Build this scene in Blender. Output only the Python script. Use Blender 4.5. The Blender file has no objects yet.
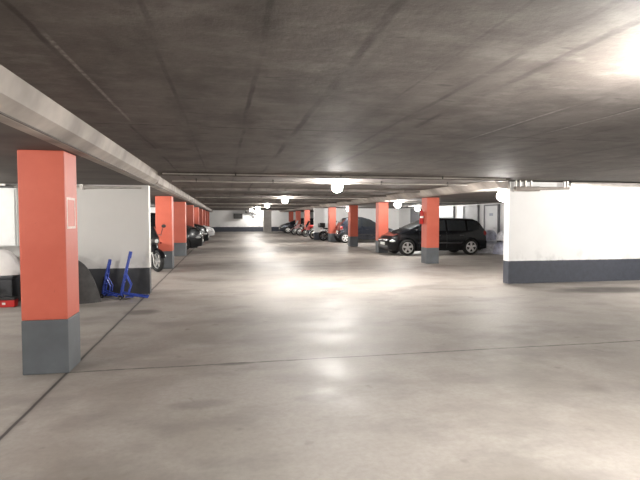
import bpy, bmesh, math, random
from mathutils import Vector, Matrix
random.seed(7)
PI = math.pi
scn = bpy.context.scene
COL = scn.collection

# ------------------------------------------------------------------ materials
def new_mat(name):
    m = bpy.data.materials.new(name); m.use_nodes = True
    nt = m.node_tree; b = nt.nodes['Principled BSDF']
    return m, nt, b
def N(nt, t, **kw):
    n = nt.nodes.new(t)
    for k, v in kw.items():
        if k in n.inputs: n.inputs[k].default_value = v
        else: setattr(n, k, v)
    return n
def math_n(nt, op, a, b=None, clamp=False):
    n = nt.nodes.new('ShaderNodeMath'); n.operation = op; n.use_clamp = clamp
    for i, v in enumerate((a, b)):
        if v is None: continue
        if hasattr(v, 'links') or hasattr(v, 'is_linked'): nt.links.new(v, n.inputs[i])
        else: n.inputs[i].default_value = v
    return n.outputs[0]
def mixcol(nt, fac, a, b, typ='MIX'):
    n = nt.nodes.new('ShaderNodeMix'); n.data_type = 'RGBA'; n.blend_type = typ
    for idx, v in ((0, fac), (6, a), (7, b)):
        if hasattr(v, 'is_linked'): nt.links.new(v, n.inputs[idx])
        elif idx == 0: n.inputs[0].default_value = v
        else: n.inputs[idx].default_value = (*v, 1) if len(v) == 3 else v
    return n.outputs[2]
def noise(nt, vec, scale, detail=4, rough=.55):
    n = nt.nodes.new('ShaderNodeTexNoise'); n.inputs['Scale'].default_value = scale
    n.inputs['Detail'].default_value = detail; n.inputs['Roughness'].default_value = rough
    if vec is not None: nt.links.new(vec, n.inputs['Vector'])
    return n.outputs['Fac']
def ramp(nt, v, lo, hi, a=0., b=1.):
    n = nt.nodes.new('ShaderNodeMapRange'); n.inputs[1].default_value = lo; n.inputs[2].default_value = hi
    n.inputs[3].default_value = a; n.inputs[4].default_value = b
    nt.links.new(v, n.inputs[0]); return n.outputs[0]
def bump(nt, b, h, strength=.2, dist=.01):
    n = nt.nodes.new('ShaderNodeBump'); n.inputs['Strength'].default_value = strength
    n.inputs['Distance'].default_value = dist
    nt.links.new(h, n.inputs['Height']); nt.links.new(n.outputs[0], b.inputs['Normal'])
def coords(nt, scale=(1, 1, 1)):
    t = nt.nodes.new('ShaderNodeTexCoord'); m = nt.nodes.new('ShaderNodeMapping')
    m.inputs['Scale'].default_value = scale
    nt.links.new(t.outputs['Object'], m.inputs[0]); return m.outputs[0]
def simple(name, col, rough=.5, metal=0., var=.12, scale=6., coat=0., bmp=.0, spec=None):
    m, nt, b = new_mat(name)
    v = coords(nt); f = noise(nt, v, scale)
    lo = tuple(max(0, c * (1 - var)) for c in col); hi = tuple(min(1, c * (1 + var)) for c in col)
    nt.links.new(mixcol(nt, ramp(nt, f, .3, .7), lo, hi), b.inputs['Base Color'])
    b.inputs['Roughness'].default_value = rough; b.inputs['Metallic'].default_value = metal
    b.inputs['Coat Weight'].default_value = coat
    if spec is not None: b.inputs['Specular IOR Level'].default_value = spec
    if bmp: bump(nt, b, noise(nt, v, scale * 12), bmp, .003)
    return m

def xyz(nt):
    t = nt.nodes.new('ShaderNodeTexCoord'); s = nt.nodes.new('ShaderNodeSeparateXYZ')
    nt.links.new(t.outputs['Object'], s.inputs[0]); return t.outputs['Object'], s.outputs[0], s.outputs[1], s.outputs[2]
def line_mask(nt, c, at, w, wob=None, wamp=.03):
    """1 on a thin line c == at"""
    d = math_n(nt, 'SUBTRACT', c, at)
    if wob is not None:
        k = math_n(nt, 'MULTIPLY', math_n(nt, 'SUBTRACT', wob, .5), wamp)
        d = math_n(nt, 'ADD', d, k)
    d = math_n(nt, 'ABSOLUTE', d)
    return ramp(nt, d, w * .4, w, 1., 0.)

def floor_material():
    m, nt, b = new_mat('worn_concrete_floor')
    v, x, y, z = xyz(nt)
    big = noise(nt, v, .35, 3, .5); mid = noise(nt, v, 1.6, 6, .6); fine = noise(nt, v, 22, 5, .7)
    st = noise(nt, coords(nt, (.8, 1.3, 1)), 1.0, 5, .6)
    c = mixcol(nt, ramp(nt, big, .35, .65), (.275, .246, .218), (.365, .333, .30))
    c = mixcol(nt, ramp(nt, mid, .42, .60, .0, .65), c, (.41, .38, .35))
    c = mixcol(nt, ramp(nt, st, .48, .66, .0, .55), c, (.17, .15, .135))
    c = mixcol(nt, ramp(nt, fine, .4, .75, 0, .35), c, (.20, .178, .16))
    # small spots
    sp = noise(nt, v, 4.5, 2, .4)
    c = mixcol(nt, ramp(nt, sp, .70, .76, 0, .4), c, (.14, .12, .10))
    wob = noise(nt, v, 1.3, 3, .6); wid = noise(nt, v, 7, 3, .6)
    def add(c, mask, amt, col): return mixcol(nt, math_n(nt, 'MULTIPLY', mask, amt), c, col)
    # expansion joint along the pillar line and the cross joints
    c = add(c, line_mask(nt, x, -1.515, .05, wob, .03), .3, (.10, .09, .08))
    c = add(c, line_mask(nt, x, -1.515, .019, wob, .03), .95, (.035, .03, .028))
    for yy, w, a in ((5.08, .021, .85), (10.0, .03, .35), (15.0, .04, .35), (20.0, .05, .35), (25., .06, .3)):
        side = ramp(nt, x, -1.53, -1.51, 0, 1)
        brk = ramp(nt, wid, .35, .55, .45, 1)
        mk = math_n(nt, 'MULTIPLY', math_n(nt, 'MULTIPLY', line_mask(nt, y, yy, w, wob, .05), side), brk)
        c = add(c, mk, a, (.05, .045, .04))
    # oval dark patches (x, y, rx, ry, strength)
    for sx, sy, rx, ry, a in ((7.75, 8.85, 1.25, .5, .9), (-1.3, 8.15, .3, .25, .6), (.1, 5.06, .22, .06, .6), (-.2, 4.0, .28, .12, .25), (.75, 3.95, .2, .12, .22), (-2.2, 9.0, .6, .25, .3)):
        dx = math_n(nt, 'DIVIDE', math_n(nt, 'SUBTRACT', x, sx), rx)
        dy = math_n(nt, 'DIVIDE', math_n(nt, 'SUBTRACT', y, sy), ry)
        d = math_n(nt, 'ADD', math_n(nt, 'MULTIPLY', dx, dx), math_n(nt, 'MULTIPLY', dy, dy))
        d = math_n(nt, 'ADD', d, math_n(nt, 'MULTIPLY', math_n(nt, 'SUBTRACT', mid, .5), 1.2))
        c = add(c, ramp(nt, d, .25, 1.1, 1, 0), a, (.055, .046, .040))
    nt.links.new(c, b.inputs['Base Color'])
    r = ramp(nt, mid, .3, .7, .48, .68)
    nt.links.new(r, b.inputs['Roughness'])
    b.inputs['Specular IOR Level'].default_value = .42
    bump(nt, b, noise(nt, v, 9, 6, .7), .12, .006)
    return m

def ceiling_material():
    m, nt, b = new_mat('board_marked_concrete')
    v, x, y, z = xyz(nt)
    big = noise(nt, v, .7, 4, .6); mid = noise(nt, coords(nt, (2.2, .8, 1)), 2.2, 6, .65); fine = noise(nt, v, 30, 4, .7)
    stx = noise(nt, coords(nt, (1.2, 2.6, 1)), 2.4, 6, .7)
    c = mixcol(nt, ramp(nt, big, .3, .7), (.094, .079, .070), (.140, .122, .110))
    c = mixcol(nt, ramp(nt, mid, .45, .75, 0, .6), c, (.058, .047, .041))
    c = mixcol(nt, ramp(nt, stx, .48, .68, 0, .6), c, (.195, .178, .163))
    c = mixcol(nt, ramp(nt, fine, .5, .8, 0, .4), c, (.05, .042, .038))
    # each shutter board keeps a slightly different tone
    wn = nt.nodes.new('ShaderNodeTexWhiteNoise'); wn.noise_dimensions = '1D'
    nt.links.new(math_n(nt, 'FLOOR', math_n(nt, 'DIVIDE', math_n(nt, 'ADD', x, .32), .5)), wn.inputs['W'])
    c = mixcol(nt, ramp(nt, wn.outputs['Value'], 0, 1, 0, .3), c, (.125, .112, .103))
    wob = noise(nt, v, 1.1, 3, .6); brk = noise(nt, v, 1.0, 3, .6); brk2 = noise(nt, coords(nt, (3, 1, 1)), 1.4, 3, .6)
    # damp blotches and short dark marks
    c = mixcol(nt, ramp(nt, noise(nt, v, 1.5, 5, .65),   .47, .62, 0, .6), c, (.050, .041, .036))
    c = mixcol(nt, ramp(nt, noise(nt, coords(nt, (1.2, 4.5, 1)), 1.7, 3, .5), .68, .73, 0, .55), c, (.03, .025, .02))
    for i, (xx, w, a) in enumerate(((-.83, .02, .8), (-.32, .018, .6), (.18, .022, .85), (.68, .035, .85), (1.18, .015, .4), (1.5, .028, .7), (1.74, .04, .9), (2.6, .022, .7), (3.1, .02, .6), (3.6, .02, .6), (4.6, .02, .6), (5.4, .02, .6), (6.6, .02, .5), (7.6, .02, .5))):
        mk = math_n(nt, 'MULTIPLY', line_mask(nt, x, xx, w, wob, .07), ramp(nt, brk if i % 2 else brk2, .40, .62, .08, .9))
        halo = math_n(nt, 'MULTIPLY', line_mask(nt, x, xx, .11, wob, .10), ramp(nt, brk2 if i % 2 else brk, .45, .6, 0, .38))
        c = mixcol(nt, halo, c, (.045, .037, .032))
        c = mixcol(nt, math_n(nt, 'MULTIPLY', mk, a), c, (.024, .019, .016))
    for yy, w in ((4.68, .02), (9.3, .03), (14.9, .03), (20, .03)):
        mk = math_n(nt, 'MULTIPLY', line_mask(nt, y, yy, w, wob, .03), ramp(nt, brk2, .4, .5, .2, .9))
        c = mixcol(nt, mk, c, (.035, .028, .024))
    # pale lime runs beside some joints
    for xx, y0, y1 in ((-.80, 2.4, 4.6), (2.56, 3.3, 5.0), (3.13, 3.0, 4.4)):
        seg = math_n(nt, 'MULTIPLY', ramp(nt, y, y0, y0 + .2, 0, 1), ramp(nt, y, y1 - .2, y1, 1, 0))
        mk = math_n(nt, 'MULTIPLY', math_n(nt, 'MULTIPLY', line_mask(nt, x, xx, .016, wob, .03), seg), ramp(nt, fine, .4, .6, .2, .9))
        c = mixcol(nt, mk, c, (.27, .25, .235))
    nt.links.new(c, b.inputs['Base Color'])
    b.inputs['Roughness'].default_value = .75
    bump(nt, b, noise(nt, v, 14, 6, .7), .35, .01)
    return m
def wall_material(name, white, band, band_h=.52, axis=0):
    m, nt, b = new_mat(name)
    v, x, y, z = xyz(nt)
    f = noise(nt, v, 1.2, 5, .6); g = noise(nt, v, 9, 4, .6)
    w = mixcol(nt, ramp(nt, f, .45, .75, 0, .3), white, tuple(q * .82 for q in white))
    # scuffs just above the painted dado
    sc = math_n(nt, 'MULTIPLY', ramp(nt, z, band_h, band_h + .35, 1, 0), ramp(nt, noise(nt, v, 3.2, 4, .6), .5, .65, 0, .45))
    w = mixcol(nt, sc, w, tuple(q * .5 for q in white))
    d = mixcol(nt, ramp(nt, g, .3, .7), band, tuple(q * 1.35 for q in band))
    zz = math_n(nt, 'ADD', z, math_n(nt, 'MULTIPLY', math_n(nt, 'SUBTRACT', g, .5), .012))
    c = mixcol(nt, ramp(nt, zz, band_h - .004, band_h + .004, 0, 1), d, w)
    nt.links.new(c, b.inputs['Base Color']); b.inputs['Roughness'].default_value = .6
    bump(nt, b, noise(nt, v, 25, 4, .6), .2, .004)
    return m
def orange_material():
    m, nt, b = new_mat('orange_red_paint')
    v = coords(nt); f = noise(nt, v, 1.3, 5, .6); g = noise(nt, v, 14, 3, .6)
    c = mixcol(nt, ramp(nt, f, .35, .65), (.50, .100, .060), (.575, .130, .080))
    c = mixcol(nt, ramp(nt, g, .68, .76, 0, .5), c, (.36, .07, .045))
    nt.links.new(c, b.inputs['Base Color']); b.inputs['Roughness'].default_value = .55
    bump(nt, b, noise(nt, v, 30, 4, .6), .15, .003)
    return m
def emit(name, col, s):
    m, nt, b = new_mat(name)
    v = coords(nt); f = noise(nt, v, 20, 1)
    nt.links.new(mixcol(nt, f, col, tuple(c * .97 for c in col)), b.inputs['Emission Color'])
    b.inputs['Base Color'].default_value = (.9, .9, .88, 1)
    b.inputs['Emission Strength'].default_value = s
    return m

M = {}
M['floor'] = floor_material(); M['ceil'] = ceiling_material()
M['wall'] = wall_material('white_paint_over_grey_dado', (.84, .84, .835), (.042, .047, .062))
M['wall_left'] = wall_material('off_white_paint_over_grey_dado', (.70, .685, .66), (.040, .042, .046), .52)
M['orange'] = orange_material()
M['pillar_grey'] = simple('slate_grey_paint', (.098, .108, .118), .55, var=.18, scale=2.5, bmp=.15)
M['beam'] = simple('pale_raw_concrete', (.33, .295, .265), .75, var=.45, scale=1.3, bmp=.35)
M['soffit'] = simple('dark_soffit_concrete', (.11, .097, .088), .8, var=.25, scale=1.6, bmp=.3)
M['pipe'] = simple('galvanised_pipe', (.50, .47, .44), .4, .55, var=.15)
M['plaster'] = simple('grey_plaster', (.55, .53, .50), .7, var=.15, scale=2)
M['lampbody'] = simple('white_lamp_housing', (.75, .75, .73), .45)
M['glow'] = emit('lit_diffuser', (1.0, .965, .915), 400.)
M['glow_soft'] = emit('dim_lit_diffuser', (1.0, .965, .915), 150.)
M['glow_mid'] = emit('mid_lit_diffuser', (1.0, .965, .915), 230.)
M['black_paint'] = simple('black_car_paint', (.005, .0055, .007), .2, .0, var=.1, coat=.12, spec=.28)
M['blue_grey_paint'] = simple('blue_grey_car_paint', (.018, .022, .032), .25, .2, var=.1, coat=.4)
M['white_paint'] = simple('white_car_paint', (.62, .63, .64), .2, 0, var=.05, coat=1.)
M['glass'] = simple('tinted_car_glass', (.025, .028, .03), .05, 0, var=.1, coat=.3, spec=.6)
M['windscreen_glass'] = simple('windscreen_painted_reflection', (.13, .14, .145), .08, 0, var=.1, coat=1., spec=1.)  # base lightened to imitate light reflected in and seen through the glass
M['rubber'] = simple('tyre_rubber', (.012, .012, .012), .8, var=.3)
M['alloy'] = simple('silver_alloy', (.72, .72, .72), .28, .75, var=.06)
M['hubcap'] = simple('white_hubcap', (.85, .85, .84), .35, .1, var=.03)
M['chrome'] = simple('chrome', (.8, .8, .8), .12, 1., var=.03)
M['plastic'] = simple('black_plastic', (.018, .018, .019), .5, var=.2)
M['headlamp'] = simple('headlamp_glass', (.75, .77, .78), .1, .3, var=.05, coat=1.)
M['tail_red'] = simple('red_lamp_glass', (.30, .02, .02), .2, 0, var=.1, coat=1.)
M['plate'] = simple('plate_white', (.75, .75, .72), .4, var=.04)
M['blue_metal'] = simple('blue_enamelled_tube', (.025, .06, .36), .35, .1, var=.2, coat=.3)
M['tarp'] = simple('dark_tarpaulin', (.045, .042, .041), .6, var=.35, scale=9, bmp=.5)
M['sheet'] = simple('white_sheet', (.86, .82, .80), .8, var=.05, scale=5, bmp=.2)
M['trunk'] = simple('dark_grey_box', (.035, .037, .042), .5, var=.2)
M['red'] = simple('red_enamel', (.45, .02, .018), .35, var=.15, coat=.3)
M['cabinet'] = simple('white_cabinet', (.78, .79, .78), .45, var=.04)
M['darkmetal'] = simple('dark_metal', (.05, .048, .046), .5, .4, var=.2)
M['door_grey'] = simple('grey_door_paint', (.17, .172, .185), .5, var=.12, scale=2)
M['door_white'] = simple('pale_door_paint', (.62, .63, .64), .5, var=.06, scale=2)
M['bag'] = simple('pale_lilac_plastic', (.46, .47, .58), .3, var=.35, scale=7, bmp=.6)
M['bag_white'] = simple('clear_white_plastic', (.66, .66, .70), .28, var=.3, scale=9, bmp=.6)
M['mark'] = simple('pale_stencil_paint', (.72, .55, .48), .6, var=.2, scale=30)
M['greybox'] = simple('pale_blue_grey_card', (.32, .35, .42), .6, var=.1)
M['seat'] = simple('black_vinyl', (.02, .02, .021), .45, var=.2, bmp=.3)
M['pink_cloth'] = simple('faded_pink_paint', (.62, .36, .36), .35, var=.1, coat=.5)

# ------------------------------------------------------------------ mesh builder
class MB:
    def __init__(s): s.bm = bmesh.new()
    def box(s, x0, x1, y0, y1, z0, z1, bev=0., seg=2, M4=None):
        r = bmesh.ops.create_cube(s.bm, size=1.)
        vs = r['verts']
        for v in vs:
            v.co = Vector(((x0 + x1) / 2 + v.co.x * (x1 - x0), (y0 + y1) / 2 + v.co.y * (y1 - y0), (z0 + z1) / 2 + v.co.z * (z1 - z0)))
        if bev:
            es = list({e for v in vs for e in v.link_edges})
            rr = bmesh.ops.bevel(s.bm, geom=es, offset=bev, segments=seg, affect='EDGES', profile=.6)
            vs = list(rr['verts'])
        if M4: bmesh.ops.transform(s.bm, matrix=M4, verts=[v for v in vs if v.is_valid])
        return s
    def tube(s, pts, r, n=8, cap=True, closed=False):
        pts = [Vector(p) for p in pts]; rings = []
        rr = r if isinstance(r, (list, tuple)) else [r] * len(pts)
        prev = None
        for i, p in enumerate(pts):
            if closed: t = pts[(i + 1) % len(pts)] - pts[i - 1]
            else: t = pts[min(i + 1, len(pts) - 1)] - pts[max(i - 1, 0)]
            t.normalize()
            a = prev if prev else (Vector((0, 0, 1)) if abs(t.z) < .9 else Vector((1, 0, 0)))
            u = (a - t * a.dot(t)).normalized(); prev = u
            w = t.cross(u)
            rings.append([s.bm.verts.new(p + (u * math.cos(k * 2 * PI / n) + w * math.sin(k * 2 * PI / n)) * rr[i]) for k in range(n)])
        m = len(rings)
        for i in range(m if closed else m - 1):
            a, b = rings[i], rings[(i + 1) % m]
            for k in range(n):
                s.bm.faces.new((a[k], a[(k + 1) % n], b[(k + 1) % n], b[k]))
        if cap and not closed:
            s.bm.faces.new(rings[0][::-1]); s.bm.faces.new(rings[-1])
        return s
    def lathe(s, prof, axis='Z', n=16, off=(0, 0, 0)):
        """prof: list of (radius, height)"""
        rings = []
        for r, h in prof:
            ring = []
            for k in range(n):
                a = 2 * PI * k / n; c, d = r * math.cos(a), r * math.sin(a)
                co = {'Z': (c, d, h), 'Y': (c, h, d), 'X': (h, c, d)}[axis]
                ring.append(s.bm.verts.new(Vector(co) + Vector(off)))
            rings.append(ring)
        for a, b in zip(rings, rings[1:]):
            for k in range(n): s.bm.faces.new((a[k], a[(k + 1) % n], b[(k + 1) % n], b[k]))
        s.bm.faces.new(rings[0][::-1]); s.bm.faces.new(rings[-1])
        return s
    def ell(s, c, r, u=14, v=9, rot=None):
        g = bmesh.ops.create_uvsphere(s.bm, u_segments=u, v_segments=v, radius=1.)
        R_ = rot.to_matrix().to_4x4() if rot else Matrix.Identity(4)
        mt = Matrix.Translation(c) @ R_ @ Matrix.Diagonal((*r, 1))
        bmesh.ops.transform(s.bm, matrix=mt, verts=g['verts']); return s
    def grid(s, f, nu, nv):
        vs = [[s.bm.verts.new(f(i / nu, j / nv)) for j in range(nv + 1)] for i in range(nu + 1)]
        for i in range(nu):
            for j in range(nv):
                s.bm.faces.new((vs[i][j], vs[i + 1][j], vs[i + 1][j + 1], vs[i][j + 1]))
        return s
    def poly_extrude(s, pts, axis, a, b):
        """pts 2D outline extruded along axis from a to b"""
        def co(p, h): return {'Y': (p[0], h, p[1]), 'X': (h, p[0], p[1]), 'Z': (p[0], p[1], h)}[axis]
        A = [s.bm.verts.new(co(p, a)) for p in pts]; B = [s.bm.verts.new(co(p, b)) for p in pts]
        n = len(pts)
        for i in range(n): s.bm.faces.new((A[i], A[(i + 1) % n], B[(i + 1) % n], B[i]))
        s.bm.faces.new(A[::-1]); s.bm.faces.new(B); return s
    def build(s, name, mat, parent=None, smooth=False, loc=(0, 0, 0)):
        bmesh.ops.recalc_face_normals(s.bm, faces=s.bm.faces[:])
        me = bpy.data.meshes.new(name); s.bm.to_mesh(me); s.bm.free()
        me.materials.append(mat)
        if smooth:
            for p in me.polygons: p.use_smooth = True
            try: me.set_sharp_from_angle(angle=math.radians(42))
            except Exception: pass
        o = bpy.data.objects.new(name, me); COL.objects.link(o)
        o.location = loc
        if parent: o.parent = parent
        return o

def tag(o, label, cat, group=None, kind=None):
    o['label'] = label; o['category'] = cat
    if group: o['group'] = group
    if kind: o['kind'] = kind
    return o
def thing(name, label, cat, loc=(0, 0, 0), rz=0, group=None):
    o = bpy.data.objects.new(name, None); COL.objects.link(o)
    o.location = loc; o.rotation_euler = (0, 0, rz); o.empty_display_size = .2
    return tag(o, label, cat, group)
def struct(name, mb, mat, label, **kw):
    o = mb.build(name, mat, **kw); o['kind'] = 'structure'; o['label'] = label; o['category'] = name.split('_')[0].split('.')[0]
    return o
def copy_tree(o, parent=None):
    kids = [c for c in COL.objects if c.parent == o]
    c = o.copy(); COL.objects.link(c)
    if parent: c.parent = parent
    for k in kids: copy_tree(k, c)
    return c

# ------------------------------------------------------------------ shell
ZC, ZS, ZL = 2.34, 2.17, 2.14          # main ceiling, bay soffit
XL0, XR1 = -7.2, 14.5
YB, YF = -6.0, 54.5
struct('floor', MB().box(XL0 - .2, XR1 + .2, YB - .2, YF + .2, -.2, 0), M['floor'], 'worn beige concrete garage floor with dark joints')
b = MB().box(XL0 - .2, XR1 + .2, YB - .2, 9.32, ZC, ZC + .3)
struct('ceiling', b, M['ceil'], 'dark board marked concrete ceiling over the near aisle')
# far part of the deck: the next slab field with shallow cross ribs
b = MB().box(XL0 - .2, XR1 + .2, 9.34, YF + .2, ZC + .01, ZC + .3)
for yy in (9.40, 14.2, 17.4, 22.6, 25.6, 30.6, 33.8, 39, 42, 47.5):
    b.poly_extrude([(yy, ZC + .02), (yy + .06, ZC - .055), (yy + .30, ZC - .055), (yy + .36, ZC + .02)], 'X', -1.2, 5.9)
struct('ceiling', b, M['ceil'], 'concrete ceiling of the far aisle with shallow cross ribs')
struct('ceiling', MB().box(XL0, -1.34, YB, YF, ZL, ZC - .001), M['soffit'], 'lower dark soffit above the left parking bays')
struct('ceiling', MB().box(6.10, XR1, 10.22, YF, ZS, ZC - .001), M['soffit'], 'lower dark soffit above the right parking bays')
# edge beams
def edge(pts, y0, y1, n, label):
    mb = MB(); mb.poly_extrude(pts, 'Y', y0, y1)
    return struct('trim_%d' % n, mb, M['beam'], label)
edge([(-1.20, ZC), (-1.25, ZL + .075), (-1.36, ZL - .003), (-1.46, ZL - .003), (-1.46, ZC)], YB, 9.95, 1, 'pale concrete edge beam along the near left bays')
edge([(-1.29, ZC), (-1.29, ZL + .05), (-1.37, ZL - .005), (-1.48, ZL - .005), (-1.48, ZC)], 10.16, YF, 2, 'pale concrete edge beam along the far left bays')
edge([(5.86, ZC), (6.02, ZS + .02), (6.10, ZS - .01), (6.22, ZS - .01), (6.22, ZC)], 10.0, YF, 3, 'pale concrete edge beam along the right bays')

struct('wall_back', MB().box(XL0, XR1, YB - .2, YB, 0, ZC), M['wall'], 'white wall with grey dado behind the viewer')
struct('wall_far', MB().box(XL0, XR1, YF, YF + .2, 0, ZC), M['wall'], 'white end wall with grey dado far down the aisle')
struct('wall_left', MB().box(XL0 - .2, XL0, YB, YF, 0, ZL), M['wall_left'], 'white wall with grey dado behind the left bays')
struct('wall_right', MB().box(XR1, XR1 + .2, YB, 10.1, 0, ZC), M['wall'], 'white outer wall right of the near area')
struct('wall_left_partition', MB().box(XL0, -1.47, 10.1, 10.32, 0, ZL), M['wall_left'], 'off white cross wall with charcoal dado behind the nearest left bay')
struct('wall_right_partition', MB().box(6.33, XR1, 10.1, 10.32, 0, ZC - .02), M['wall'], 'bright white cross wall with slate grey dado at right')
struct('wall_far_partition', MB().box(5.95, 12., 32.8, 33.0, 0, ZS), M['wall'], 'white cross wall with dark dado beyond the small grey car')
struct('wall_far_left_partition', MB().box(XL0, -2.4, 30.6, 30.8, 0, ZL), M['wall'], 'white cross wall deep in the left bays')
WX = 12.0
struct('wall_right_rear', MB().box(WX, WX + .2, 10.32, YF, 0, ZS), M['wall'], 'pale rear wall of the right bays')
# doors and pilasters along the rear wall of the right bays
def bay_door(n, y0, y1, mat, label, handle=True):
    d = struct('door_%d' % n, MB().box(WX - .07, WX, y0, y1, .0, 2.05, .01), mat, label)
    fr = MB().box(WX - .10, WX, y0 - .07, y0, 0, 2.12).box(WX - .10, WX, y1, y1 + .07, 0, 2.12).box(WX - .10, WX, y0 - .07, y1 + .07, 2.05, 2.12)
    fr.build('door_frame', M['door_grey'], d)
    MB().tube([(WX - .07, y0 + .12, 1.05), (WX - .12, y0 + .12, 1.05), (WX - .12, y0 + .25, 1.05)], .011).build('door_handle', M['chrome'], d)
    return d
d = bay_door(1, 19.95, 21.05, M['door_white'], 'pale door with a small sign behind the black hatchback')
MB().box(WX - .078, WX - .068, 20.35, 20.65, 1.60, 1.72, .002).build('sign', M['greybox'], d)
bay_door(2, 21.75, 23.1, M['door_grey'], 'dark grey door behind the tail of the black hatchback')
bay_door(3, 24.3, 26.2, M['door_grey'], 'wide dark grey door in the rear wall of the right bays')
bay_door(4, 28.9, 30.3, M['door_grey'], 'dark grey door deep in the right bays')

# ------------------------------------------------------------------ pillars
def pillar(x0, x1, y0, y1, label, group, top=ZS, plain=False):
    cx, cy = (x0 + x1) / 2, (y0 + y1) / 2; hx, hy = (x1 - x0) / 2, (y1 - y0) / 2
    t = thing('concrete_pillar', label, 'pillar', (cx, cy, 0), 0, group)
    if plain:
        MB().box(-hx, hx, -hy, hy, 0, top, .012).build('shaft', M['plaster'], t)
        MB().box(-hx - .012, hx + .012, -hy - .012, hy + .012, top - .16, top - .03, .004).build('collar', M['plaster'], t)
        return t
    MB().box(-hx, hx, -hy, hy, .525, top, .012).build('shaft', M['orange'], t)
    MB().box(-hx - .002, hx + .002, -hy - .002, hy + .002, 0, .525, .012).build('base_band', M['pillar_grey'], t)
    return t
LG, RG = 'orange pillars along the left bays', 'orange pillars along the right bays'
near = pillar(-1.905, -1.497, 5.06, 5.46, 'largest, nearest orange pillar with a stencilled rectangle outline', LG, ZL)
def outline():
    mb = MB(); X = .2045; y0, y1, z0, z1, w = -.15, .12, 1.395, 1.70, .022
    for a in ((y0, y1, z0, z0 + w), (y0, y1, z1 - w, z1), (y0, y0 + w, z0 + w, z1 - w), (y1 - w, y1, z0 + w, z1 - w)):
        mb.box(X - .0008, X + .0012, *a)
    return mb
outline().build('stencilled_rectangle', M['mark'], near)['label'] = 'pale stencilled rectangle outline'
for i, (yy, lb) in enumerate(((15.0, 'second orange pillar of the left row, behind the parked motorcycle'),
        (20.0, 'third orange pillar of the left row, just before the black car'),
        (25.0, 'fourth orange pillar of the left row, behind the nearer black car'),
        (30.0, 'fifth orange pillar of the left row, beyond both black cars'),
        (35.0, 'sixth orange pillar of the left row, by the small white car'),
        (40.0, 'seventh orange pillar of the left row, beyond the white car'),
        (45.0, 'eighth orange pillar of the left row, second before the end wall'),
        (50.0, 'last orange pillar of the left row, next to the end wall'))):
    pillar(-2.0, -1.535, yy, yy + .5, lb, LG, ZL)
for i, (yy, lb) in enumerate(((15.05, 'nearest orange pillar of the right row, in front of the black hatchback door'),
        (20.15, 'orange pillar at the bonnet of the black hatchback'),
        (25.05, 'orange pillar in front of the small blue grey car'),
        (30.3, 'brightly lit orange pillar at the tail of the blue grey car'),
        (35.0, 'orange pillar hidden just beyond the far white cross wall'),
        (40.0, 'orange pillar left of the white cross wall, beyond the motorcycles'),
        (45.0, 'second last orange pillar of the right row'),
        (50.0, 'last orange pillar of the right row, next to the end wall'))):
    pillar(6.47, 6.90, yy, yy + .45, lb, RG)
pillar(4.02, 4.85, 52.2, 52.8, 'plain grey plastered pillar standing before the far end wall', None, ZC, True)

# ------------------------------------------------------------------ lamps and conduits
def make_lamp(stem, label, loc, group):
    """round bulkhead lamp; origin at the ceiling it hangs from"""
    t = thing('ceiling_lamp', label, 'lamp', loc, 0, group)
    MB().tube([(0, 0, .0), (0, 0, -stem - .02)], .02).build('stem', M['lampbody'], t)
    MB().lathe([(.085, -stem), (.095, -stem - .01), (.095, -stem - .035), (.08, -stem - .045)], 'Z', 20).build('housing', M['lampbody'], t, True)
    MB().lathe([(max(.015, .125 * math.sin(a)), -stem - .04 - .115 + .115 * math.cos(a)) for a in [(.6 + k * (PI - .6) / 8) for k in range(9)]], 'Z', 14).build('diffuser', M['glow'], t, True)
    return t
LX = 2.34
lamp0 = None
row = [(2.05, 'aisle lamp out of sight overhead near the viewer'), (10.9, 'largest lit ceiling lamp in the middle of the aisle'),
       (19.4, 'second lit lamp down the centre of the aisle'), (27.7, 'third lit lamp down the centre of the aisle'),
       (36.0, 'fourth lit lamp down the centre of the aisle'), (44.5, 'farthest lit lamp before the end wall'),
       (-4.5, 'aisle lamp behind the viewer')]
for i, (yy, lb) in enumerate(row):
    if lamp0 is None: lamp0 = o = make_lamp(.0, lb, (LX, yy, ZC), 'lit lamps along the aisle')
    else: o = copy_tree(lamp0); o['label'] = lb
    if i == 0: near_lamp = o
    o.location = (LX + (.17 if i == 1 else 0), yy, ZC + (.0102 if yy > 9.34 else 0))
side = [(6.46, 10.62, 'lit lamp peeking past the left end of the bright white wall'), (6.62, 18.25, 'lit lamp above the bonnet of the black hatchback'),
        (7.2, 28.2, 'lit lamp above the blue grey car'), (7.4, 38.0, 'lit lamp far down the right bays'),
        (-4.4, 2.7, 'lamp in the near left bay'), (-5.6, 7.9, 'lamp in the left bay near the cabinet, added to brighten the wall'), (-4.6, 13.4, 'lamp behind the left cross wall, added to light the bays'), (-4.6, 27, 'lamp deep in the left bays, added to brighten them'),  # cabinet, cross wall and deep bay lamps are unseen, added to brighten the left
        (10.8, 26.5, 'lamp near the rear wall of the right bays')]
s0 = None
for x_, y_, lb in side:
    if s0 is None: s0 = o = make_lamp(.0, lb, (x_, y_, ZS), 'lit lamps in the side bays')
    else: o = copy_tree(s0); o['label'] = lb
    o.location = (x_, y_, ZL if x_ < 0 else ZS)
for x_, y_, lb in ((9.6, 6.6, 'lamp added to light the bright white wall, out of view'), (9.6, 0.5, 'lamp in the right near area, added out of view')):  # unseen lamps added to overexpose the right wall
    o = copy_tree(lamp0); o['label'] = lb; o.location = (x_, y_, ZC)
def soften(o, m='glow_soft'):
    for c in COL.objects:
        if c.parent == o and c.name.startswith('diffuser'):
            c.data = c.data.copy(); c.data.materials[0] = M[m]
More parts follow.
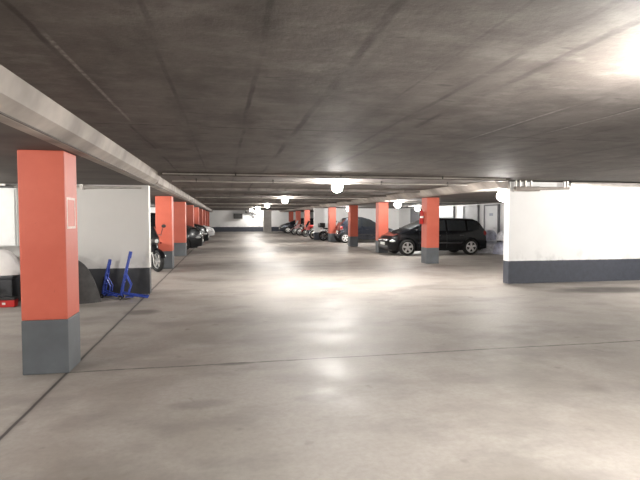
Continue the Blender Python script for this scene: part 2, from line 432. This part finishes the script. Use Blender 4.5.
for q in list(COL.objects):
    lb = q.get('label', '')
    if lb.startswith(('lit lamp peeking', 'lit lamp above', 'lamp in the right near', 'lit lamp far down', 'lamp in the left bay near')): soften(q)
    if lb.startswith(('aisle lamp out of sight', 'aisle lamp behind', 'lamp near the rear', 'lamp in the near left', 'lamp deep', 'third', 'fourth', 'farthest', 'second lit')): soften(q, 'glow_mid')
o = copy_tree(lamp0); o['label'] = 'lit lamp beside the plain pillar at the far end wall'; o.location = (3.3, 53.2, ZC + .0102); soften(o)

near_new = make_lamp(.16, near_lamp['label'], (LX + .16, 2.0, ZC), 'lit lamps along the aisle'); soften(near_new, 'glow_mid')
for c in [q for q in COL.objects if q.parent == near_lamp]: bpy.data.objects.remove(c)
bpy.data.objects.remove(near_lamp)

def conduit(x0, x1, y, z, ceil, label, r=.013, hang=()):
    t = thing('cable_conduit', label, 'conduit', ((x0 + x1) / 2, y, z), 0, 'thin conduits across the ceiling')
    c = (x0 + x1) / 2
    MB().tube([(x0 - c, 0, 0), (x1 - c, 0, 0)], r).build('pipe', M['pipe'], t, True)
    for hx in hang:
        MB().box(hx - c - .012, hx - c + .012, -.012, .012, -r - .006, ceil - z).build('hanger', M['darkmetal'], t)
    return t
conduit(-1.1, 5.7, 10.9, 2.29, ZC + .011, 'conduit carrying the nearest aisle lamp', .014, (-.6, 1.05, 3.55, 5.2))
conduit(-1.1, 5.7, 9.25, 2.30, ZC, 'conduit just before the ceiling joint', .012, (.2, 2.2, 4.3))
conduit(-1.1, 5.7, 19.4, 2.29, ZC + .011, 'conduit carrying the second aisle lamp', .016, (-.2, 1.4, 4.2))
conduit(-1.1, 5.7, 27.7, 2.29, ZC + .011, 'conduit carrying the third aisle lamp', .02, (0, 4))
conduit(-1.1, 5.7, 36.0, 2.29, ZC + .011, 'conduit carrying the fourth aisle lamp', .024, (0, 4))
conduit(6.64, 11.9, 18.25, 2.12, ZS, 'conduit running right from the lamp above the black hatchback', .016, (8.3, 10))

# pipes on the left cross wall
t = thing('wall_pipe', 'horizontal pipe along the top of the left cross wall', 'pipe', (-3.9, 10.02, 2.085))
MB().tube([(-3.2, 0, 0), (2.32, 0, 0)], .024, 10).build('pipe', M['pipe'], t, True)
for px in (-2.0, .2, 1.24):
    MB().box(px - .03, px + .03, -.035, .08, -.05, .055, .004).build('clamp', M['pipe'], t)
MB().tube([(1.24, -.01, .04), (1.24, -.01, -.03)], .03, 10).build('junction', M['pipe'], t, True)
t = thing('cable_tray', 'pale cable tray above the white wall cabinet', 'tray', (-4.9, 9.98, 2.09))
MB().box(-2.2, .98, -.10, .0, -.02, .0).box(-2.2, .98, -.10, -.09, -.02, .035).build('tray', M['pipe'], t)
for px in (-1.8, -.6, .7): MB().box(px - .01, px + .01, -.06, -.04, -.0, ZL - 2.09).build('hanger', M['darkmetal'], t)
# duct and rail over the right wall
t = thing('pipe_run', 'pale lagged pipe on brackets above the bright white wall', 'pipe', (7.0, 9.98, 2.16))
MB().tube([(-.62, 0, 0), (-.15, 0, -.005), (-.02, 0, 0), (.0, 0, .01), (.70, 0, .02), (.74, 0, .02)], [.052, .056, .054, .035, .03, .03], 12).build('lagged_pipe', M['beam'], t, True)
for px in (-.60, -.50, -.36, -.22, .62, .70):
    MB().box(px - .012, px + .012, -.02, .02, .0, ZC - 2.16).build('hanger', M['pipe'], t)
t = thing('wall_rail', 'long pale rail along the top of the bright white wall', 'rail', (11.0, 10.04, 2.27))
MB().box(-3.2, 3.3, -.05, .06, -.03, .02, .004).build('rail', M['pipe'], t)
MB().tube([(-3.2, -.07, .04), (3.3, -.07, .04)], .014).build('cable', M['pipe'], t, True)

# things on the far wall
t = thing('ventilation_box', 'dark ventilation box on the far end wall', 'ventilator', (1.4, YF, 1.7))
MB().box(-.48, .48, -.4, 0, -.28, .28, .02).build('casing', M['darkmetal'], t)
for k in range(5): MB().box(-.42, .42, -.42, -.395, -.22 + k * .1, -.17 + k * .1).build('louvre', M['plastic'], t)
t = thing('ventilation_duct', 'dark duct hanging under the ceiling by the end wall', 'duct', (2.8, YF - .5, ZC))
MB().box(-.62, .62, -.3, .3, -.32, -.04, .02).build('duct', M['darkmetal'], t)
for px in (-.45, .45): MB().box(px - .02, px + .02, -.02, .02, -.05, .01).build('hanger', M['darkmetal'], t)
MB().tube([(.1, .25, -.3), (.15, .25, -.6), (.3, .3, -.75)], .05).build('downpipe', M['darkmetal'], t, True)

# ------------------------------------------------------------------ cars
def lerp_curve(pts):
    def f(x):
        if x <= pts[0][0]: return pts[0][1]
        for (a, za), (b, zb) in zip(pts, pts[1:]):
            if x <= b:
                t = (x - a) / (b - a); t = t * t * (3 - 2 * t) * .35 + t * .65
                return za + (zb - za) * t
        return pts[-1][1]
    return f
def wheel(parent, x, y, sgn, r, rimmat, name='wheel'):
    w = MB().lathe([(r * .66, -.09), (r * .9, -.10), (r, -.07), (r, .07), (r * .9, .10), (r * .66, .09)], 'Y', 28).build(name, M['rubber'], parent, True, (x, y, r))
    mb = MB()
    yo = .098 * sgn
    mb.tube([(r * .64 * math.cos(a), yo, r * .64 * math.sin(a)) for a in [k * 2 * PI / 28 for k in range(28)]], r * .055, 6, closed=True)
    mb.lathe([(r * .16, yo - .02), (r * .16, yo + .012 * sgn)] if sgn > 0 else [(r * .16, yo - .012), (r * .16, yo + .02)], 'Y', 12)
    for k in range(5):
        a = k * 2 * PI / 5 + .3
        c, s_ = math.cos(a), math.sin(a); n = (-s_, c)
        pts = []
        for rr, ww in ((r * .12, r * .11), (r * .64, r * .15)):
            pts += [(c * rr + n[0] * ww, s_ * rr + n[1] * ww), (c * rr - n[0] * ww, s_ * rr - n[1] * ww)]
        pts = [pts[0], pts[1], pts[3], pts[2]]
        mb.poly_extrude(pts, 'Y', yo - .012, yo + .008)
    mb.build('rim', rimmat, w)
    MB().lathe([(r * .6, yo - .03 * sgn - .01), (r * .6, yo - .03 * sgn + .005)], 'Y', 20).build('brake_disc', M['darkmetal'], w)
    return w
def make_car(name, label, loc, rz, paint, L=4.15, hw=.85, prof=None, wheels=(1.27, -1.27), wr=.31, cowl=.86, roof_f=.1, roof_r=-1.35, rear=-1.95, belt=.90, windows=None, rim='alloy', shade=None, group=None):
    """car facing +x; wheel centres at wheels"""
    t = thing(name, label, 'car', loc, rz, group)
    top = lerp_curve(sorted(prof)); x0, x1 = prof[0][0], prof[-1][0]
    x0, x1 = min(x0, x1), max(x0, x1); xc, hl = (x0 + x1) / 2, (x1 - x0) / 2
    hroof = max(p[1] for p in prof)
    def W(x): return hw * (1 - .20 * abs((x - xc) / hl) ** 4.5)
    def w(x, z):
        b_ = W(x)
        if z <= belt: return b_ * (.945 + .055 * math.sin(PI * min(1, max(0, (z - .12) / .95))))
        tt = (z - belt) / (hroof - belt)
        return b_ * (.955 + .0 * tt) * (1 - .22 * tt ** 1.15)
    Ra = wr + .055
    def zb(x):
        z = .21 + .05 * abs((x - xc) / hl) ** 6
        for xw in wheels:
            if abs(x - xw) < Ra: z = max(z, wr + math.sqrt(Ra * Ra - (x - xw) ** 2))
        return z
    st = set()
    k = x0
    while k < x1: st.add(round(k, 3)); k += .09
    st.add(x1)
    for xw in wheels:
        for j in range(0, 13): st.add(round(xw - Ra * math.cos(j * PI / 12) * .9999, 3))
    for p in prof: st.add(round(p[0], 3))
    st = sorted(st)
    r_ = .05
    def ring(x, sy=1., dz=0.):
        tp = top(x); z0 = min(zb(x), tp - .1); zm = min(belt, tp - r_ - .02); zt = tp - r_
        P = [(w(x, z0) - .16, z0), ]
        for i in range(6): z = z0 + (zm - z0) * i / 5; P.append((w(x, z), z))
        for i in range(1, 6): z = zm + (zt - zm) * i / 5; P.append((w(x, z), z))
        ye = w(x, zt)
        for i in range(1, 7):
            y = ye * (1 - (i / 6)); f = (y / ye)
            P.append((y, tp - r_ * f ** 5 if i else zt))
        return [(x, y * sy, z) for y, z in P]
    mb = MB(); rings = []
    for x in st:
        h = ring(x); full = [(a, -b_, c) for a, b_, c in h[:-1]] + [h[-1]] + [(a, b_, c) for a, b_, c in h[:-1]][::-1]
        rings.append([mb.bm.verts.new(p) for p in full])
    for a, b_ in zip(rings, rings[1:]):
        for k in range(len(a) - 1): mb.bm.faces.new((a[k], a[k + 1], b_[k + 1], b_[k]))
    for rg, sg in ((rings[0], -1), (rings[-1], 1)):         # rounded bumper caps
        zs = [v.co.z for v in rg]; zm = (min(zs) + max(zs)) / 2
        prev = rg
        for off, sc in ((.035, .93), (.055, .72), (.06, .35)):
            nr = [mb.bm.verts.new((v.co.x + sg * off, v.co.y * (sc * .3 + .7) if sc > .5 else v.co.y * .5, zm + (v.co.z - zm) * sc)) for v in rg]
            for k in range(len(nr) - 1): mb.bm.faces.new((prev[k], prev[k + 1], nr[k + 1], nr[k]))
            prev = nr
        mb.bm.faces.new(prev)
    body = mb.build('body', paint, t, True)
    # underbody
    MB().box(x0 + .15, x1 - .15, -hw + .30, hw - .30, .17, .62, .03).build('underbody', M['plastic'], t)
    for xw in wheels:
        for sg in (-1, 1): wheel(t, xw, sg * (hw - .115), sg, wr, M[rim])
    # glass
    def side_glass(xa, xb, sg, nm='side_window'):
        def f(u, v):
            x = xa + (xb - xa) * u; lo = belt + .035; hi = max(lo + .004, top(x) - r_ - .045)
            z = lo + (hi - lo) * v
            return Vector((x, sg * (w(x, z) + .007), z))
        m_ = MB().grid(f, 10, 4); m_.build(nm, M['glass'], t, True)
    for sg in (-1, 1):
        for (xa, xb) in windows: side_glass(xa, xb, sg)
    def top_glass(xa, xb, nm, wd=.90, mt='glass'):
        def f(u, v):
            x = xa + (xb - xa) * u; tp = top(x); ye = w(x, tp - r_) * wd; q = (v * 2 - 1)
            return Vector((x, ye * q, tp - r_ * abs(q * wd) ** 5 + .008))
        MB().grid(f, 8, 10).build(nm, M[mt], t, True)
    top_glass(roof_f + .05, cowl - .03, 'windscreen', mt='windscreen_glass'); top_glass(rear + .06, roof_r - .06, 'rear_window', .82)
    # lamps, grille, plates, mirrors, handles, seams
    zf = top(x1) - .08
    for sg in (-1, 1):
        MB().ell((x1 - .17, sg * (W(x1 - .17) - .13), zf - .01), (.21, .15, .075)).build('headlight', M['headlamp'], t, True)
        MB().ell((x0 + .07, sg * (W(x0 + .1) - .10), .88), (.11, .12, .13)).build('tail_light', M['tail_red'], t, True)
        mr = MB().ell((cowl - .22, sg * (hw + .08), belt + .07), (.06, .10, .065)); mr.tube([(cowl - .2, sg * (hw - .07), belt + .01), (cowl - .22, sg * (hw + .04), belt + .05)], .02); mr.build('mirror', paint, t, True)
        hx = (windows[0][0] + windows[0][1]) / 2 - .25
        for q in ((hx,) if len(windows) < 3 else (hx, windows[1][0] + .2)):
            MB().box(q - .09, q + .09, sg * w(q, .8) - .01, sg * w(q, .8) + .02 * sg if sg > 0 else sg * w(q, .8) + .01, .79, .82).build('door_handle', M['plastic'], t)
        # rubbing strip along the door
        f = lambda u, v, sg=sg: Vector((wheels[1] + Ra + .03 + (wheels[0] - wheels[1] - 2 * Ra - .06) * u, sg * (w(0, .48 + .06 * v) + .008), .48 + .06 * v))
        MB().grid(f, 6, 1).build('side_strip', M['plastic'], t)
        for q in (windows[0][1] - .03, windows[0][0] - .03, windows[-1][0]):
            g = lambda u, v, q=q, sg=sg: Vector((q - .006 + .012 * u, sg * (w(q, .3 + (belt - .3) * v) + .004), .3 + (belt - .3) * v))
            if all(abs(q - xw) > Ra for xw in wheels): MB().grid(g, 1, 6).build('door_seam', M['plastic'], t)
    MB().box(x1 - .02, x1 + .055, -.36, .36, zf - .07, zf + .03, .01).build('grille', M['plastic'], t)
    MB().box(x1 - .02, x1 + .063, -.6, .6, .27, .40, .02).build('bumper_intake', M['plastic'], t)
    MB().box(x1 + .05, x1 + .075, -.26, .26, .42, .53, .004).build('number_plate', M['plate'], t)
    MB().box(x0 - .075, x0 - .05, -.26, .26, .62, .73, .004).build('number_plate', M['plate'], t)
    MB().tube([(x0 + .3, -hw + .45, .24), (x0 - .03, -hw + .45, .24)], .025).build('exhaust', M['chrome'], t, True)
    return t
GOLF = [(-2.14, .62), (-2.12, .98), (-2.04, 1.10), (-1.82, 1.38), (-1.58, 1.475), (-.9, 1.50), (-.2, 1.505), (.25, 1.45), (.70, 1.27), (1.22, 1.05), (1.6, .93), (1.93, .80), (2.02, .68)]
VAN = [(-2.0, .62), (-1.98, 1.05), (-1.9, 1.3), (-1.7, 1.66), (-1.3, 1.72), (-.3, 1.75), (.35, 1.70), (.9, 1.48), (1.38, 1.20), (1.78, 1.08), (2.02, .90), (2.06, .74)]
make_car('hatchback_car', 'black five door hatchback parked across the right bay', (8.40, 19.15, 0), PI, M['black_paint'], prof=GOLF, wheels=(1.32, -1.40), wr=.325, cowl=1.22, roof_f=.22, roof_r=-1.55, rear=-2.08, belt=.96,
         windows=((-.30, .86), (-1.18, -.38), (-1.74, -1.26)), group=None)
SMALL = [(-1.68, .62), (-1.66, 1.02), (-1.58, 1.20), (-1.30, 1.50), (-.9, 1.58), (-.3, 1.56), (.15, 1.44), (.55, 1.22), (.98, 1.02), (1.5, .88), (1.75, .76), (1.8, .64)]
make_car('hatchback_car', 'small dark blue grey hatchback with a white hubcap, tail toward the aisle', (8.50, 29.35, 0), 0, M['blue_grey_paint'], hw=.82, prof=SMALL, wheels=(1.15, -1.42), wr=.29, cowl=.95, roof_f=.15, roof_r=-1.27, rear=-1.60, belt=.95,
         windows=((-.35, .72), (-1.30, -.42)), rim='hubcap')
make_car('parked_car', 'nearer black car nosing out of the left bays beyond the third pillar', (-3.12, 22.95, 0), 0, M['black_paint'], prof=VAN, wheels=(1.25, -1.28), wr=.33, cowl=1.38, roof_f=.35, roof_r=-1.70, rear=-1.95, belt=1.08,
         windows=((-.1, .98), (-1.1, -.18), (-1.7, -1.2)), group='cars parked in the left bays')
make_car('parked_car', 'farther black car nosing out of the left bays', (-3.02, 27.9, 0), 0, M['black_paint'], hw=.82, prof=VAN, wheels=(1.25, -1.28), wr=.33, cowl=1.38, roof_f=.35, roof_r=-1.70, rear=-1.95, belt=1.08,
         windows=((-.1, .98), (-1.1, -.18), (-1.7, -1.2)), group='cars parked in the left bays')
make_car('parked_car', 'small white car with its nose out far along the left bays', (-2.62, 36.6, 0), 0, M['white_paint'], hw=.82, prof=SMALL, wheels=(1.15, -1.42), wr=.29, cowl=.95, roof_f=.15, roof_r=-1.27, rear=-1.60, belt=.95,
         windows=((-.35, .72), (-1.30, -.42)), group='cars parked in the left bays')
make_car('parked_car', 'dark car nosing out by the last orange pillar on the right', (7.35, 48.4, 0), PI, M['blue_grey_paint'], prof=GOLF, wheels=(1.32, -1.40), wr=.325, cowl=1.22, roof_f=.22, roof_r=-1.55, rear=-2.08, belt=.96,
         windows=((-.30, .86), (-1.18, -.38), (-1.74, -1.26)))

# ------------------------------------------------------------------ motorcycles
def make_bike(name, label, loc, rz, paint, scr=None, group=None, box=False, seatmat=None):
    t = thing(name, label, 'motorcycle', loc, rz, group)
    R_ = .31
    for xw in (.72, -.70):
        w_ = MB().tube([((R_ - .055) * math.cos(a) + xw * 0, 0, (R_ - .055) * math.sin(a)) for a in [k * 2 * PI / 28 for k in range(28)]], .055, 8, closed=True).build('wheel', M['rubber'], t, True, (xw, 0, R_))
        mb = MB().tube([((R_ - .10) * math.cos(a), 0, (R_ - .10) * math.sin(a)) for a in [k * 2 * PI / 24 for k in range(24)]], .018, 6, closed=True)
        for k in range(6):
            a = k * PI / 3; mb.tube([(0.03 * math.cos(a), 0, .03 * math.sin(a)), ((R_ - .10) * math.cos(a), 0, (R_ - .10) * math.sin(a))], .014, 6)
        mb.lathe([(.045, -.05), (.045, .05)], 'Y', 12)
        mb.build('rim', M['alloy'], w_, True)
        MB().lathe([(.13, .045), (.13, .053)], 'Y', 20).build('brake_disc', M['chrome'], w_)
    for sg in (-1, 1):
        MB().tube([(.72, sg * .085, R_), (.60, sg * .085, .62), (.48, sg * .085, .93)], [.028, .028, .02]).build('fork_leg', M['chrome'], t, True)
        MB().tube([(-.70, sg * .08, R_), (-.25, sg * .09, .42)], .025).build('swingarm', M['darkmetal'], t, True)
        MB().tube([(-.62, sg * .12, .40), (-.45, sg * .14, .72)], [.035, .035]).build('shock', M['chrome'], t, True)
        mb = MB().tube([(.42, sg * .30, 1.03), (.40, sg * .36, 1.16), (.38, sg * .40, 1.24)], .009); mb.ell((.38, sg * .42, 1.27), (.018, .075, .05)); mb.build('mirror', M['plastic'], t, True)
        MB().ell((.58, sg * .2, .80), (.035, .03, .03)).build('indicator', M['tail_red'], t, True)
        MB().tube([(-.15, sg * .07, .33), (.02, sg * .26, .33)], .016).build('footpeg', M['plastic'], t, True)
    MB().tube([(.32, -.38, 1.0), (.42, -.22, 1.03), (.48, -.08, .97), (.48, .08, .97), (.42, .22, 1.03), (.32, .38, 1.0)], .015).build('handlebar', M['chrome'], t, True)
    MB().tube([(.47, 0, .90), (.25, 0, .45), (-.05, 0, .28), (-.3, 0, .38), (-.35, 0, .70), (.42, 0, .84)], .028).build('frame', M['darkmetal'], t, True)
    MB().box(-.14, .22, -.15, .15, .24, .46, .04).box(.0, .2, -.12, .12, .44, .68, .03, M4=None).build('engine', M['alloy'], t, True)
    mb = MB()
    for k in range(5): mb.box(-.02, .22, -.14, .14, .48 + k * .04, .492 + k * .04)
    mb.build('cylinder_fins', M['alloy'], t)
    MB().ell((.16, 0, .82), (.30, .155, .14), 18, 12).build('fuel_tank', paint, t, True)
    def seat(u, v):
        a = v * 2 * PI; x = -.12 - .62 * u; wd = .15 - .05 * abs(u - .4); zc = .78 + .07 * u ** 2
        e = max(.02, math.sin(PI * min(1, max(0, u * .96 + .02))) ** .3)
        return Vector((x, wd * math.cos(a) * e, zc + .055 * math.sin(a) * e))
    MB().grid(seat, 12, 14).build('seat', seatmat or M['seat'], t, True)
    def fender(xc, a0, a1, nm):
        def f(u, v):
            a = a0 + (a1 - a0) * u; q = (v - .5) * 2; rr = R_ + .035 - .03 * q * q
            return Vector((xc + rr * math.cos(a), q * .075, R_ + rr * math.sin(a)))
        MB().grid(f, 12, 4).build(nm, paint, t, True)
    fender(.72, math.radians(15), math.radians(125), 'front_fender'); fender(-.70, math.radians(40), math.radians(165), 'rear_fender')
    MB().ell((.62, 0, .86), (.10, .12, .115)).build('headlight', M['plastic'], t, True)
    MB().ell((.70, 0, .86), (.03, .06, .06)).build('headlight_glass', M['headlamp'], t, True)
    MB().tube([(.2, -.14, .5), (.26, -.17, .35), (.0, -.18, .24), (-.4, -.18, .27), (-.95, -.2, .36)], [.02, .022, .024, .045, .04]).build('exhaust', M['chrome'], t, True)
    MB().ell((-.86, 0, .78), (.04, .07, .04)).build('tail_light', M['tail_red'], t, True)
    MB().tube([(-.05, .14, .26), (-.08, .30, .008)], .012).build('side_stand', M['darkmetal'], t, True)
    if scr:
        def f(u, v):
            q = (v - .5) * 2
            return Vector((.66 - .18 * u - .12 * q * q, q * .19 * (1 - .3 * u), .92 + .34 * u))
        MB().grid(f, 5, 8).build('windscreen', scr, t, True)
        def g(u, v):
            q = (v - .5) * 2
            return Vector((.74 - .30 * abs(q) ** 1.5 - .10 * u, q * .23, .55 + .34 * u))
        MB().grid(g, 5, 8).build('fairing', paint, t, True)
    if box:
        b_ = MB().box(-1.02, -.62, -.2, .2, .88, 1.18, .06).build('top_box', M['plastic'], t, True)
    return t
make_bike('motorcycle', 'black motorcycle with chrome parts, front wheel by the second left pillar', (-2.30, 14.76, 0), math.radians(-52), M['black_paint'], M['glass'])
make_bike('motorcycle', 'black and white motorcycle just left of the far white cross wall', (6.85, 34.3, 0), math.radians(188), M['white_paint'], M['glass'])
make_bike('motorcycle', 'black motorcycle with a top box before the far white cross wall', (7.05, 31.75, 0), math.radians(8), M['black_paint'], M['glass'], box=True)
make_bike('motorcycle', 'red motorcycle parked farther along the right bays', (6.95, 38.4, 0), math.radians(185), M['red'], M['glass'])
make_bike('motorcycle', 'pale pink motorcycle between the two last right pillars', (6.75, 43.2, 0), math.radians(186), M['pink_cloth'], M['headlamp'])
make_bike('motorcycle', 'silver motorcycle behind the sixth right pillar', (6.95, 41.4, 0), math.radians(176), M['alloy'], None)

# ------------------------------------------------------------------ left bay clutter
def heap(name, label, cat, mat, cx, cy, rx, ry, h, z0=0., seed=1, skew=0., cut=None, nu=36, nv=14, pw=.55):
    rnd = random.Random(seed); ph = [rnd.uniform(0, 6.28) for _ in range(8)]
    mb = MB(); rows = []
    for j in range(nv + 1):
        t = j / nv; rad = math.cos(t * PI / 2) ** pw if j < nv else 0
        zz = math.sin(t * PI / 2) ** 1.1
        row_ = []
        for i in range(nu):
            a = 2 * PI * i / nu
            wv = 1 + .05 * math.sin(3 * a + ph[0]) + .05 * math.sin(5 * a + ph[1]) * (1 - t) + .03 * math.sin(9 * a + ph[2])
            x = rx * rad * wv * math.cos(a) + skew * t; y = ry * rad * wv * math.sin(a)
            z = h * zz * (1 + .05 * math.sin(4 * a + ph[3]) * (1 - t) + .06 * math.sin(x / rx * 4 + ph[4]) * math.cos(y / ry * 3 + ph[5]) * zz)
            if cut: y = min(y, cut)
            row_.append(mb.bm.verts.new((x, y, max(0, z))))
        rows.append(row_)
    for a, b_ in zip(rows, rows[1:]):
        for i in range(nu): mb.bm.faces.new((a[i], a[(i + 1) % nu], b_[(i + 1) % nu], b_[i]))
    mb.bm.faces.new(rows[0][::-1]); bmesh.ops.remove_doubles(mb.bm, verts=mb.bm.verts[:], dist=1e-4)
    o = mb.build(name, mat, None, True, (cx, cy, z0)); return tag(o, label, cat)
heap('covered_pile', 'rounded pile under a dark tarpaulin against the left cross wall', 'pile', M['tarp'], -2.83, 9.35, .60, .29, .90, 0, 3, -.24, .50)
t = thing('storage_trunk', 'dark grey storage trunk on the floor below the white sheet', 'trunk', (-4.28, 9.66, 0))
MB().box(-.85, .64, -.34, .34, 0.0, .44, .02).build('trunk_body', M['trunk'], t)
MB().box(-.87, .66, -.36, .36, .44, .50, .015).build('lid', M['trunk'], t)
for px in (-.55, .3): MB().box(px - .04, px + .04, -.38, -.355, .38, .47, .004).build('latch', M['chrome'], t)
heap('white_sheet', 'crumpled white sheet heaped on the dark trunk', 'sheet', M['sheet'], -4.10, 9.64, .56, .32, .46, .50, 5, -.22, .30, pw=.28)
t = thing('wall_cabinet', 'white wall cabinet above the sheet, left of the nearest pillar', 'cabinet', (-4.49, 10.1, 1.5))
MB().box(-.75, .75, -.22, 0, -.52, .55, .006).build('carcass', M['cabinet'], t)
for a, c in ((-.74, -.005), (.005, .72)):
    d = MB().box(a, c, -.245, -.222, -.50, .53, .004).build('door', M['cabinet'], t)
    MB().box((c if a < -.1 else a) - (.06 if a < -.1 else -.02), (c if a < -.1 else a) - (.02 if a < -.1 else -.06), -.27, -.245, -.05, .08, .004).build('handle', M['chrome'], d)
MB().box(-.72, .70, -.26, -.19, .552, .575).build('top_rail', M['darkmetal'], t)
t = thing('tool_box', 'small red toolbox on the floor before the dark trunk', 'toolbox', (-3.66, 9.10, 0))
MB().box(-.13, .17, -.08, .08, 0, .12, .012).build('box_body', M['red'], t)
MB().box(-.135, .175, -.085, .085, .121, .16, .012).build('lid', M['plastic'], t)['label'] = 'black lid'
MB().tube([(-.07, 0, .155), (-.07, 0, .20), (.10, 0, .20), (.10, 0, .155)], .008).build('handle', M['plastic'], t, True)
MB().box(-.02, .03, -.084, -.079, .045, .08).build('sticker', M['plate'], t)
t = thing('hose_coil', 'grey cable coil leaning against the dark trunk', 'cable', (-4.00, 9.20, .21))
mb = MB()
for k in range(3): mb.tube([((.17 + .012 * k) * math.cos(a), .01 * k + .02 * math.sin(3 * a), (.19 + .004 * k) * math.sin(a)) for a in [q * 2 * PI / 26 for q in range(26)]], .012, 6, closed=True)
mb.build('coil', M['pipe'], t, True)
def paddock_stand(label, x, y, rz, h, lean, foot):
    """blue tubular stand: two bars climbing to a joined handle, feet on the floor"""
    t = thing('paddock_stand', label, 'stand', (x, y, 0), rz, 'blue metal stands by the left cross wall')
    for sg in (-1, 1):
        MB().tube([(0, sg * .07, .03), (-.0 + lean * .15, sg * .07, h * .25), (lean * .55, sg * .06, h * .62), (lean * .9, sg * .03, h * .93)], .02).build('upright', M['blue_metal'], t, True)
        MB().tube([(0.02, sg * .07, .12), (foot * .45, sg * .07, .07), (foot, sg * .085, .028)], .016).build('foot_bar', M['blue_metal'], t, True)
        MB().tube([(lean * .5, sg * .06, h * .52), (lean * .6 + .07, sg * .065, h * .30), (.13, sg * .07, .11)], .013).build('brace', M['blue_metal'], t, True)
        w_ = MB().lathe([(.036, -.016), (.04, -.01), (.04, .01), (.036, .016)], 'Y', 14).build('wheel', M['rubber'], t, True, (0, sg * .10, .04))
        MB().lathe([(.014, -.019), (.014, .019)], 'Y', 10).build('hub', M['chrome'], w_)
    MB().tube([(0, -.11, .04), (0, .11, .04)], .013).build('axle', M['blue_metal'], t, True)
    for z_ in (.36, .62): MB().tube([(lean * z_ * 1.0, -.06, h * z_), (lean * z_ * 1.0, .06, h * z_)], .012).build('rung', M['blue_metal'], t, True)
    MB().tube([(lean * .85, 0, h * .86), (lean, 0, h)], [.034, .030], 10).build('handle', M['blue_metal'], t, True)
    MB().box(.08, .22, -.06, .06, .03, .048, .004).build('base_plate', M['blue_metal'], t)
    return t
paddock_stand('shorter blue tubular stand beside the dark tarpaulin pile', -2.27, 9.84, math.radians(-6), .72, .13, .28)
paddock_stand('taller blue tubular stand, nearer the corner of the left cross wall', -1.90, 9.56, math.radians(2), .88, .18, .48)

# fire extinguisher on the nearest right pillar
t = thing('fire_extinguisher', 'red fire extinguisher on the nearest right pillar', 'extinguisher', (6.39, 15.32, 1.3))
MB().lathe([(.055, 0), (.07, .02), (.07, .38), (.05, .43), (.022, .46)], 'Z', 16).build('cylinder', M['red'], t, True)
MB().box(-.03, .03, -.02, .02, .45, .52, .006).build('valve', M['chrome'], t)
MB().tube([(0, -.03, .49), (-.07, -.05, .44), (-.085, -.04, .2)], .012).build('hose', M['plastic'], t, True)
MB().box(.05, .085, -.04, .04, .2, .26).build('bracket', M['darkmetal'], t)
MB().lathe([(.0712, .20), (.0712, .26)], 'Z', 16).build('label_band', M['plate'], t, True)

# wrapped bags behind the hatchback
for i, (bx, by, bz, rx, ry, h, mt, lb) in enumerate(((11.15, 19.35, 0, .52, .42, .50, 'bag_white', 'white plastic bag on the floor behind the black hatchback'),
        (11.35, 20.25, 0, .50, .42, .55, 'bag', 'lilac plastic bag on the floor nearest the pale door'),
        (11.45, 18.55, 0, .48, .36, .52, 'bag', 'lilac plastic bag on the floor by the white wall edge'),
        (11.15, 19.35, .545, .40, .36, .42, 'bag', 'lilac plastic bag on top of the white one'),
        (11.45, 18.55, .565, .36, .30, .40, 'bag_white', 'white plastic bag topmost behind the car'))):
    heap('plastic_bag', lb, 'bag', M[mt], bx, by, rx, ry, h, bz, 20 + i, pw=.45)['group'] = 'plastic bags behind the hatchback'
# ------------------------------------------------------------------ world, camera
w_ = bpy.data.worlds.new('garage_air'); scn.world = w_; w_.use_nodes = True
w_.node_tree.nodes['Background'].inputs[0].default_value = (.9, .85, .8, 1)
w_.node_tree.nodes['Background'].inputs[1].default_value = .02
cam = bpy.data.cameras.new('camera'); co = bpy.data.objects.new('camera', cam); COL.objects.link(co)
cam.sensor_width = 36; cam.sensor_fit = 'HORIZONTAL'; cam.lens = 490 / 640 * 36
co.location = (0, 0, 1.5)
co.rotation_euler = (math.radians(90 - 2.5707), 0, math.radians(-10.9615))
cam.clip_end = 200
scn.camera = co
vs = scn.view_settings
vs.view_transform = 'Standard'; vs.look = 'None'; vs.gamma = 1; vs.use_curve_mapping = False
vs.exposure = 1.5
